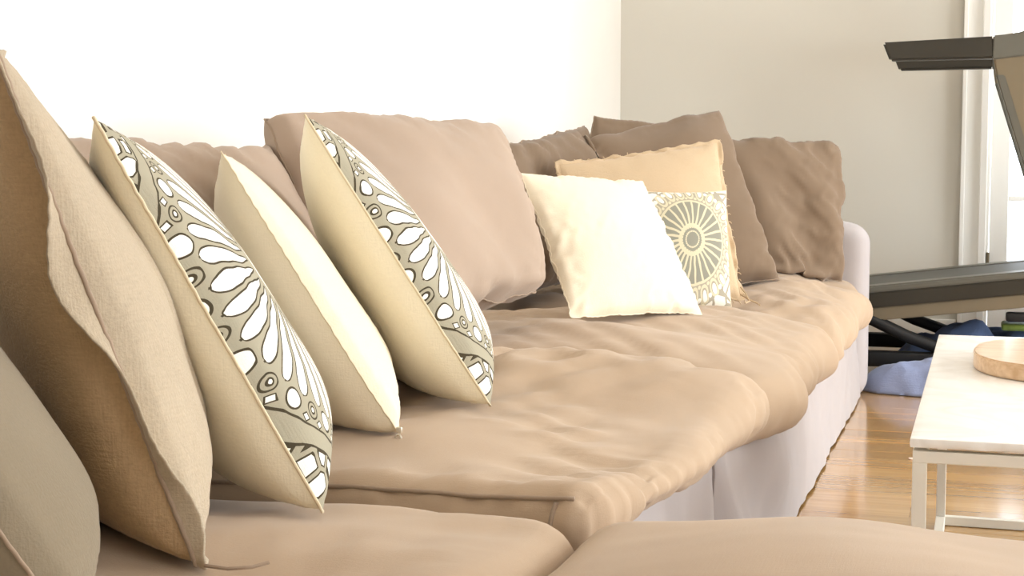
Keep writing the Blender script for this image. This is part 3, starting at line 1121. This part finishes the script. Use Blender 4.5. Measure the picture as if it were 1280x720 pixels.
sim4 = pillow_sim(*c4, 0.072, 0.10, fill=4.0, sag=0.3, seed=81, pinch=0.07, ex=0.008, exedge=0.035, collide=seat_names + backs)
build_pillow('throw_pillow', 'scroll-print throw pillow with plain cream back, furthest along the left row', 'pillow', sim4, M_print2, M_olive, M_seam_pale, 0.002, 'throw pillows in the left row')
k4 = list(BODIES)[-1]
sim3 = pillow_sim(*c3, 0.052, 0.10, fill=4.0, sag=0.3, seed=82, pinch=0.07, ex=0.02, exedge=0.05, collide=seat_names + backs + [k4])
p3 = build_pillow('throw_pillow', 'plain cream throw pillow with a zip pull, between the two scroll-print pillows', 'pillow', sim3, M_cream, M_cream, M_seam_pale, 0.0012, 'throw pillows in the left row')
k3 = list(BODIES)[-1]
# zip pull hanging from the lower near corner
zc = sim3['V'][sim3['idf'][0, 0]]
zp = zc + (CAM - zc) / np.linalg.norm(CAM - zc) * 0.012 + np.array([0, 0, 0.004])
print('ZIP', zc, c3[0])
mz = MB()
mz.box(zp + np.array([-0.004, -0.003, -0.004]), zp + np.array([0.004, 0.003, 0.004]), 0.001)
pts = [zp + np.array([0.005 * math.sin(a), -0.004, -0.006 - 0.010 * (1 - math.cos(a)) * 0.9]) for a in np.linspace(0, 2 * PI, 17)[:-1]]
mz.tube(pts, 0.0016, 6, True)
mz.obj('zip_pull', M_steel, p3)
sim2 = pillow_sim(*c2, 0.078, 0.09, fill=4.0, sag=0.3, seed=83, pinch=0.07, ex=0.008, exedge=0.035, collide=seat_names + backs + [k3])
build_pillow('throw_pillow', 'scroll-print throw pillow with plain linen back, beside the large linen sham', 'pillow', sim2, M_print, M_olive, M_seam_pale, 0.002, 'throw pillows in the left row')
k2 = list(BODIES)[-1]
sim1 = pillow_sim(*c1, 0.080, 0.10, fill=4.0, sag=0.3, seed=84, pinch=0.10, ex=0.02, exedge=0.05, collide=seat_names + [k2], lump=0.008, n=56)
sham = build_pillow('linen_sham', 'large heathered linen pillow sham with a flanged edge, in the left foreground', 'pillow', sim1, M_sham, M_sham_back, M_seam, 0.003, 'throw pillows in the left row')
k1 = list(BODIES)[-1]

def flange(sim, width, waves, seed, amp, nrow=5):
    V = sim['V']; b = sim['border']
    c = V[b].mean(0)
    Bp = V[b]
    tan = np.roll(Bp, -1, 0) - np.roll(Bp, 1, 0)
    tan /= np.linalg.norm(tan, axis=1, keepdims=True)
    out = np.cross(tan, sim['nrm']); out /= np.linalg.norm(out, axis=1, keepdims=True)
    if np.mean(np.sum(out * (Bp - c), 1)) < 0: out = -out
    m = len(b)
    ph = noise3(Bp, waves, seed)
    pts = []
    for k in range(nrow + 1):
        f = k / nrow
        pts.append(Bp + out * (width * f * (0.85 + 0.25 * noise3(Bp, waves * 0.7, seed + 4)))[:, None] + sim['nrm'] * (amp * f * ph)[:, None])
    pts = np.concatenate(pts)
    up = pts + sim['nrm'] * 0.0012; dn = pts - sim['nrm'] * 0.0012
    Vv = np.concatenate([up, dn]); Qs = []
    off = (nrow + 1) * m
    for k in range(nrow):
        for i in range(m):
            j = (i + 1) % m
            a, b_, c_, d_ = k * m + i, k * m + j, (k + 1) * m + j, (k + 1) * m + i
            Qs.append((a, b_, c_, d_)); Qs.append((off + d_, off + c_, off + b_, off + a))
    for i in range(m):
        j = (i + 1) % m
        Qs.append((nrow * m + i, nrow * m + j, off + nrow * m + j, off + nrow * m + i))
    return Vv, Qs
fv, fq = flange(sim1, 0.020, 7, 5, 0.012)
mesh_obj('flange', fv, fq, M_sham, sham)
tb = atz(256, 707, 0.490)
mt = MB().tube([tb, atz(285, 711, 0.490), atz(315, 709, 0.490), atz(336, 703, 0.492)], 0.002, 6)
mt.obj('tie_cord', M_seam, sham)
sim0 = pillow_sim(*c0, 0.07, 0.08, fill=4.0, sag=0.3, seed=85, pinch=0.05, ex=0.015, exedge=0.04, collide=[seat_names[-1], k1], lump=0.006)
build_pillow('throw_pillow', 'plain stone-grey linen pillow cut off by the lower left corner', 'pillow', sim0, M_grey, M_grey, M_seam, 0.002, 'throw pillows in the left row')

# ================================================================== THROW PILLOWS, FAR GROUP
far_backs = backs
c7 = (at(726, 386, 4.12), at(926, 372, 4.24), at(897, 178, 4.50), at(698, 206, 4.36)); report('P7', c7)
sim7 = pillow_sim(*c7, 0.075, 0.065, seed=91, pinch=0.035, ex=0.018, exedge=0.06, collide=seat_names + backs)
p7 = build_pillow('throw_pillow', 'sand-coloured linen pillow with a fringed border, behind the medallion pillow', 'pillow', sim7, M_sand, M_sand, M_sand, 0.002, 'throw pillows in the far group')
k7 = list(BODIES)[-1]
fv, fq = flange(sim7, 0.013, 14, 6, 0.008, 3)
mesh_obj('border', fv, fq, M_sand, p7)
# fringe: short threads round the border
r_ = np.random.default_rng(3)
Vb = sim7['V'][sim7['border']]; cc = Vb.mean(0)
mf = MB()
for i in range(0, len(Vb), 2):
    o_ = Vb[i] - cc; o_ /= np.linalg.norm(o_)
    p0 = Vb[i] + o_ * 0.008
    d_ = o_ + r_.normal(size=3) * 0.25
    p1 = p0 + d_ * 0.005; p2_ = p0 + d_ * 0.009 + np.array([0, 0, -0.004])
    mf.tube([p0, p1, p2_], 0.0012, 4)
fr = mf.obj('fringe', M_sand, p7); fr['kind'] = 'stuff'
# two knotted tassel loops on the seat by its lower right corner
BRc = sim7['V'][sim7['idf'][-1, 0]]
mt = MB()
mt.tube([BRc + np.array([0.0, -0.01, 0.01]), BRc + np.array([0.025, -0.03, -0.002]), BRc + np.array([0.05, -0.03, -0.012]), BRc + np.array([0.06, -0.06, -0.014])], 0.0025, 5)
mt.tube([BRc + np.array([0.0, -0.01, 0.03]), BRc + np.array([0.015, -0.02, 0.015]), BRc + np.array([0.03, -0.04, -0.006]), BRc + np.array([0.02, -0.06, -0.010])], 0.0025, 5)
mt.obj('tassel', M_sand, p7)

c6 = (at(794, 390, 3.94), at(914, 384, 4.06), at(908, 238, 4.22), at(792, 238, 4.10)); report('P6', c6)
sim6 = pillow_sim(*c6, 0.06, 0.05, seed=92, pinch=0.04, ex=0.008, exedge=0.03, collide=seat_names + [k7])
build_pillow('throw_pillow', 'small pillow printed with a spoked round medallion, half hidden by the ivory pillow', 'pillow', sim6, M_medal, M_cream, M_seam_pale, 0.0015, 'throw pillows in the far group')
k6 = list(BODIES)[-1]
c5 = (at(714, 399, 3.46), at(876, 393, 3.68), at(803, 228, 3.88), at(650, 217, 3.64)); report('P5', c5)
sim5 = pillow_sim(*c5, 0.070, 0.055, seed=93, pinch=0.03, ex=0.05, exedge=0.10, ruffle=0.003, collide=seat_names + [k6, k7] + backs)
build_pillow('throw_pillow', 'plain ivory pillow leaning in front of the medallion pillow', 'pillow', sim5, M_white, M_white, M_white, 0.0015, 'throw pillows in the far group')

# ================================================================== COFFEE TABLE AND BOARD
TZ = 0.456
tn = atz(1143, 548, TZ); tf_ = atz(1170, 418, TZ)
TX0, TY0, TY1 = (tn[0] + tf_[0]) / 2, tn[1], tf_[1]
TX1 = TX0 + 0.80
tb = thing('coffee_table', ((TX0 + TX1) / 2, (TY0 + TY1) / 2, 0), 'white marble-topped coffee table on thin white metal legs', 'table')
# chipped-edge marble slab
sl = MB()
nx_, rr = 40, random.Random(2)
sl.box((TX0, TY0, TZ - 0.014), (TX1, TY1, TZ), 0.002, 2)
bmesh.ops.subdivide_edges(sl.bm, edges=[e for e in sl.bm.edges if e.calc_length() > 0.3], cuts=60, use_grid_fill=True)
for v in sl.bm.verts:
    if v.co.z < TZ - 0.006:
        k = rr.uniform(-0.0016, 0.0016)
        if abs(v.co.y - TY0) < 0.004: v.co.y += k
        if abs(v.co.x - TX0) < 0.004: v.co.x += k
sl.obj('marble_top', M_marble, tb)
g = 0.004
w = 0.021
fx0, fx1, fy0, fy1 = TX0 + g, TX1 - g, TY0 + g, TY1 - g
zt = TZ - 0.0195
for (a, b) in (((fx0, fy0), (fx1, fy0 + w)), ((fx0, fy1 - w), (fx1, fy1)), ((fx0, fy0 + w), (fx0 + w, fy1 - w)), ((fx1 - w, fy0 + w), (fx1, fy1 - w))):
    MB().box((a[0], a[1], zt - 0.018), (b[0], b[1], zt), 0.001, 1).obj('apron', M_tmetal, tb, smooth=False)
    MB().box((a[0], a[1], 0.0015), (b[0], b[1], 0.0225), 0.001, 1).obj('floor_bar', M_tmetal, tb, smooth=False)
for (a, b) in ((fx0, fy0), (fx1 - w, fy0), (fx0, fy1 - w), (fx1 - w, fy1 - w)):
    MB().box((a, b, 0.0225), (a + w, b + w, zt - 0.018), 0.001, 1).obj('leg', M_tmetal, tb, smooth=False)
MB().box((fx0 + 0.03, fy0 + 0.03, zt), (fx1 - 0.03, fy1 - 0.03, TZ - 0.014)).obj('spacer', M_dark, tb, smooth=False)

bc = np.array([TX0 + 0.345, TY0 + 0.88])
pl = []
for k in range(64):
    a = 2 * PI * k / 64
    r = 0.262 * (abs(math.cos(a)) ** 2.5 + abs(math.sin(a)) ** 2.5) ** (-1 / 2.5)
    pl.append((bc[0] + r * math.cos(a), bc[1] + r * math.sin(a)))
m = MB()
m.prism(pl, 'z', TZ + 0.001, TZ + 0.033)
bmesh.ops.bevel(m.bm, geom=[e for e in m.bm.edges if abs(e.verts[0].co.z - e.verts[1].co.z) < 1e-6 ], offset=0.003, segments=2, affect='EDGES')
tag(m.obj('serving_board', M_board, loc=(bc[0], bc[1], TZ + 0.001)), 'thick rounded wooden board lying on the marble table', 'board')

# ================================================================== TREADMILL
TM = thing('treadmill', (0.0, 6.4, 0), 'dark inclined treadmill behind the sofa arm, in front of the glazed door', 'treadmill')
YN, YFAR = 6.0, 6.72
a1 = aty(1090, 360, YN); b1 = aty(1280, 342, YN)
slope = (b1[2] - a1[2]) / (b1[0] - a1[0])
def dz(x): return a1[2] + slope * (x - a1[0])
DXA, DXB = -1.0, 0.95
def slab(nm, x0, x1, y0, y1, top, bot, mat, bev=0.006):
    pts = [(x0, dz(x0) + bot), (x1, dz(x1) + bot), (x1, dz(x1) + top), (x0, dz(x0) + top)]
    return MB().prism([(p[0], p[1]) for p in pts], 'y', y0, y1, bev).obj(nm, mat, TM)
t1 = aty(1090, 366, YN)[2] - dz(a1[0]); t2 = aty(1090, 385, YN)[2] - dz(a1[0]); t3 = aty(1090, 402, YN)[2] - dz(a1[0])
slab('running_belt', DXA + 0.06, DXB, YN + 0.10, YFAR - 0.10, 0.004, -0.03, M_belt, 0.003)
slab('foot_rail', DXA, DXB, YN - 0.005, YN + 0.10, 0.008, t1, M_rail)
slab('foot_rail', DXA, DXB, YFAR - 0.10, YFAR, 0.008, t1, M_rail)
slab('side_cover', DXA + 0.01, DXB, YN, YN + 0.08, t1, t2, M_dark, 0.004)
slab('side_cover', DXA + 0.01, DXB, YFAR - 0.08, YFAR - 0.005, t1, t2, M_dark, 0.004)
slab('frame_beam', DXA + 0.04, DXB - 0.1, YN + 0.012, YN + 0.06, t2, t3, M_tan, 0.004)
slab('frame_beam', DXA + 0.04, DXB - 0.1, YFAR - 0.06, YFAR - 0.012, t2, t3, M_tan, 0.004)
slab('deck_board', DXA + 0.05, DXB, YN + 0.08, YFAR - 0.08, -0.03, -0.06, M_black, 0)
slab('end_cap', DXA - 0.05, DXA + 0.03, YN - 0.006, YFAR + 0.006, 0.012, t2, M_dark)
# rubber foot pad under the near beam
fp = aty(1268, 396, YN)
MB().box((fp[0] - 0.03, YN + 0.01, fp[2] - 0.022), (fp[0] + 0.14, YN + 0.08, fp[2] + 0.012), 0.008).obj('rubber_pad', M_black, TM)
# base frame and lifting arms
q0 = aty(1086, 449, YN - 0.02)
for yb in (YN + 0.01, YFAR - 0.07):
    MB().box((-0.95, yb, 0.07), (1.25, yb + 0.06, 0.13), 0.01).obj('base_bar', M_black, TM)
for xb in (-0.9, 1.2):
    MB().box((xb - 0.04, YN - 0.02, 0.0), (xb + 0.04, YFAR + 0.02, 0.07), 0.01).obj('base_foot', M_black, TM)
g0, g1 = aty(1092, 400, YN + 0.03), aty(1176, 436, YN + 0.03)
for yo in (0, YFAR - YN - 0.06):
    d_ = (g1 - g0)
    pts = [g0 - d_ * 0.12, g0, g0 + d_ * 0.5 + np.array([0, 0, -0.008]), g1, g1 + d_ * 0.55]
    MB().tube([p + np.array([0, yo, 0]) for p in pts], 0.025, 10).obj('lift_arm', M_black, TM)
# motor hood
MB().prism([(0.80, dz(0.8) - 0.10), (1.35, 0.12), (1.38, 0.30), (1.2, 0.52), (0.90, dz(0.9) + 0.10)], 'y', YN, YFAR, 0.02).obj('motor_hood', M_dark, TM)
# hand rails (both sides), uprights and console
def hand_rail(y0, y1):
    L0t, L0b = aty(1103, 53, YN), aty(1112, 76, YN)
    R0t, R0b = aty(1243, 45, YN), aty(1243, 73, YN)
    pts = [(L0t[0], L0t[2]), (L0b[0], L0b[2]), (R0b[0], R0b[2]), (R0t[0], R0t[2])]
    MB().prism(pts, 'y', y0, y1, 0.008).obj('hand_rail', M_dark, TM)
    return R0t, R0b
R0t, R0b = hand_rail(YN, YN + 0.07)
hand_rail(YFAR - 0.07, YFAR)
for (y0, y1) in ((YN + 0.005, YN + 0.065), (YFAR - 0.065, YFAR - 0.005)):
    U0 = aty(1246, 97, YN); U1 = aty(1282, 212, YN)
    dxz = (U1 - U0) / (U1[2] - U0[2])
    low = U0 + dxz * (0.50 - U0[2])
    wdt = 0.20
    MB().prism([(R0t[0] - 0.002, R0t[2]), (R0t[0], R0b[2] - 0.005), (U0[0], U0[2]), (low[0], 0.50), (low[0] + wdt, 0.50), (U0[0] + wdt + 0.04, U0[2]), (R0t[0] + wdt + 0.15, R0t[2] + 0.10), (R0t[0] + 0.10, R0t[2] + 0.015)], 'y', y0, y1, 0.006).obj('upright', M_tan, TM)
    MB().prism([(U0[0] - 0.004, U0[2] + 0.01), (low[0] - 0.004, 0.50), (low[0] + 0.028, 0.50), (U0[0] + 0.028, U0[2] + 0.01)], 'y', y0 - 0.008, y1 + 0.004, 0.004).obj('upright_edge', M_rail, TM)
    MB().prism([(R0t[0] - 0.004, R0t[2] + 0.002), (R0t[0] - 0.004, R0b[2] - 0.004), (R0t[0] + 0.22, R0b[2] + 0.02), (R0t[0] + 0.34, R0t[2] + 0.13), (R0t[0] + 0.16, R0t[2] + 0.04), (R0t[0] + 0.08, R0t[2] + 0.008)], 'y', y0 - 0.008, y1 + 0.004, 0.004).obj('rail_bracket', M_rail, TM)
MB().prism([(R0t[0] + 0.22, R0t[2] + 0.0), (R0t[0] + 0.34, R0t[2] - 0.02), (R0t[0] + 0.46, R0t[2] + 0.30), (R0t[0] + 0.40, R0t[2] + 0.32)], 'y', YN + 0.06, YFAR - 0.06, 0.01).obj('console', M_dark, TM)

# ================================================================== CLOTHES ON THE FLOOR
def heap(name, label, x0, x1, y0, y1, h, seed, mat, ex=0.07):
    nx, ny = 48, 40
    u = np.linspace(-1, 1, nx + 1); v = np.linspace(-1, 1, ny + 1)
    uu, vv = np.meshgrid(u, v, indexing='ij')
    # square mapped to an uneven blob
    X_ = uu * np.sqrt(1 - vv ** 2 / 2.6); Y_ = vv * np.sqrt(1 - uu ** 2 / 2.6)
    px = (x0 + x1) / 2 + (x1 - x0) / 2 * X_; py = (y0 + y1) / 2 + (y1 - y0) / 2 * Y_
    rad = np.clip(1 - np.maximum(np.abs(uu), np.abs(vv)) ** 3.0, 0, 1)
    base = np.stack([px, py, 0 * px], -1).reshape(-1, 3)
    hh = h * (0.72 + 0.28 * noise3(base, 3.0, seed).reshape(px.shape))
    pz = 0.006 + hh * rad ** 0.6
    T = np.stack([px, py, pz], -1).reshape(-1, 3)
    idx = np.arange(len(T)).reshape(nx + 1, ny + 1)
    bot = idx + len(T)
    border = np.concatenate([idx[:-1, 0], idx[-1, :-1], idx[:0:-1, -1], idx[0, :0:-1]])
    Q = grid_quads(idx)
    V = relax(T, [idx], Q, ex, ex, iters=110, kt=0.012, seed=seed + 1, amp=0.012, freq=6, zmin=0.004, kb=0.2)
    Bv = V.copy(); Bv[:, 2] = 0.002
    Q2 = Q[:, ::-1] + len(V)
    side = [(border[i], border[(i - 1) % len(border)], border[(i - 1) % len(border)] + len(V), border[i] + len(V)) for i in range(len(border))]
    c = V.mean(0)
    o = mesh_obj(name, np.concatenate([V, Bv]), list(Q) + list(Q2) + side, mat, loc=(c[0], c[1], 0.002))
    return tag(o, label, 'clothes', 'clothes heaped on the floor')
f0 = atz(1088, 492, 0.0)
heap('denim_heap', 'pale blue denim heaped on the floor at the foot of the sofa arm', f0[0] - 0.05, 0.30, f0[1] - 0.03, f0[1] + 0.23, 0.15, 31, M_denim2, 0.16)
heap('denim_heap', 'darker blue denim heaped on the floor under the treadmill', -0.36, 0.75, 6.12, 6.64, 0.235, 33, M_denim, 0.14)
gp = aty(1268, 408, 6.35)
m = MB().box((gp[0] - 0.05, 6.28, gp[2] - 0.012), (gp[0] + 0.16, 6.44, gp[2] + 0.014), 0.01, 3)
tag(m.obj('plastic_packet', M_green, loc=(gp[0], 6.35, gp[2] - 0.012)), 'yellow-green packet lying on the darker denim', 'packet')

# a tiny pale scrap on the floor beside the table
sp = atz(1139, 574, 0.0)
m = MB()
m.prism([(sp[0] + 0.008 * math.cos(a) * (1 + 0.2 * math.sin(3 * a)), sp[1] + 0.011 * math.sin(a)) for a in np.linspace(0, 2 * PI, 13)[:-1]], 'z', 0.0005, 0.0035, 0.0008)
tag(m.obj('paper_scrap', plain('pale_pink_paper', srgb(240, 214, 200), 0.8), loc=(sp[0], sp[1], 0.0005)), 'tiny pale pink scrap on the planks beside the table leg', 'scrap')
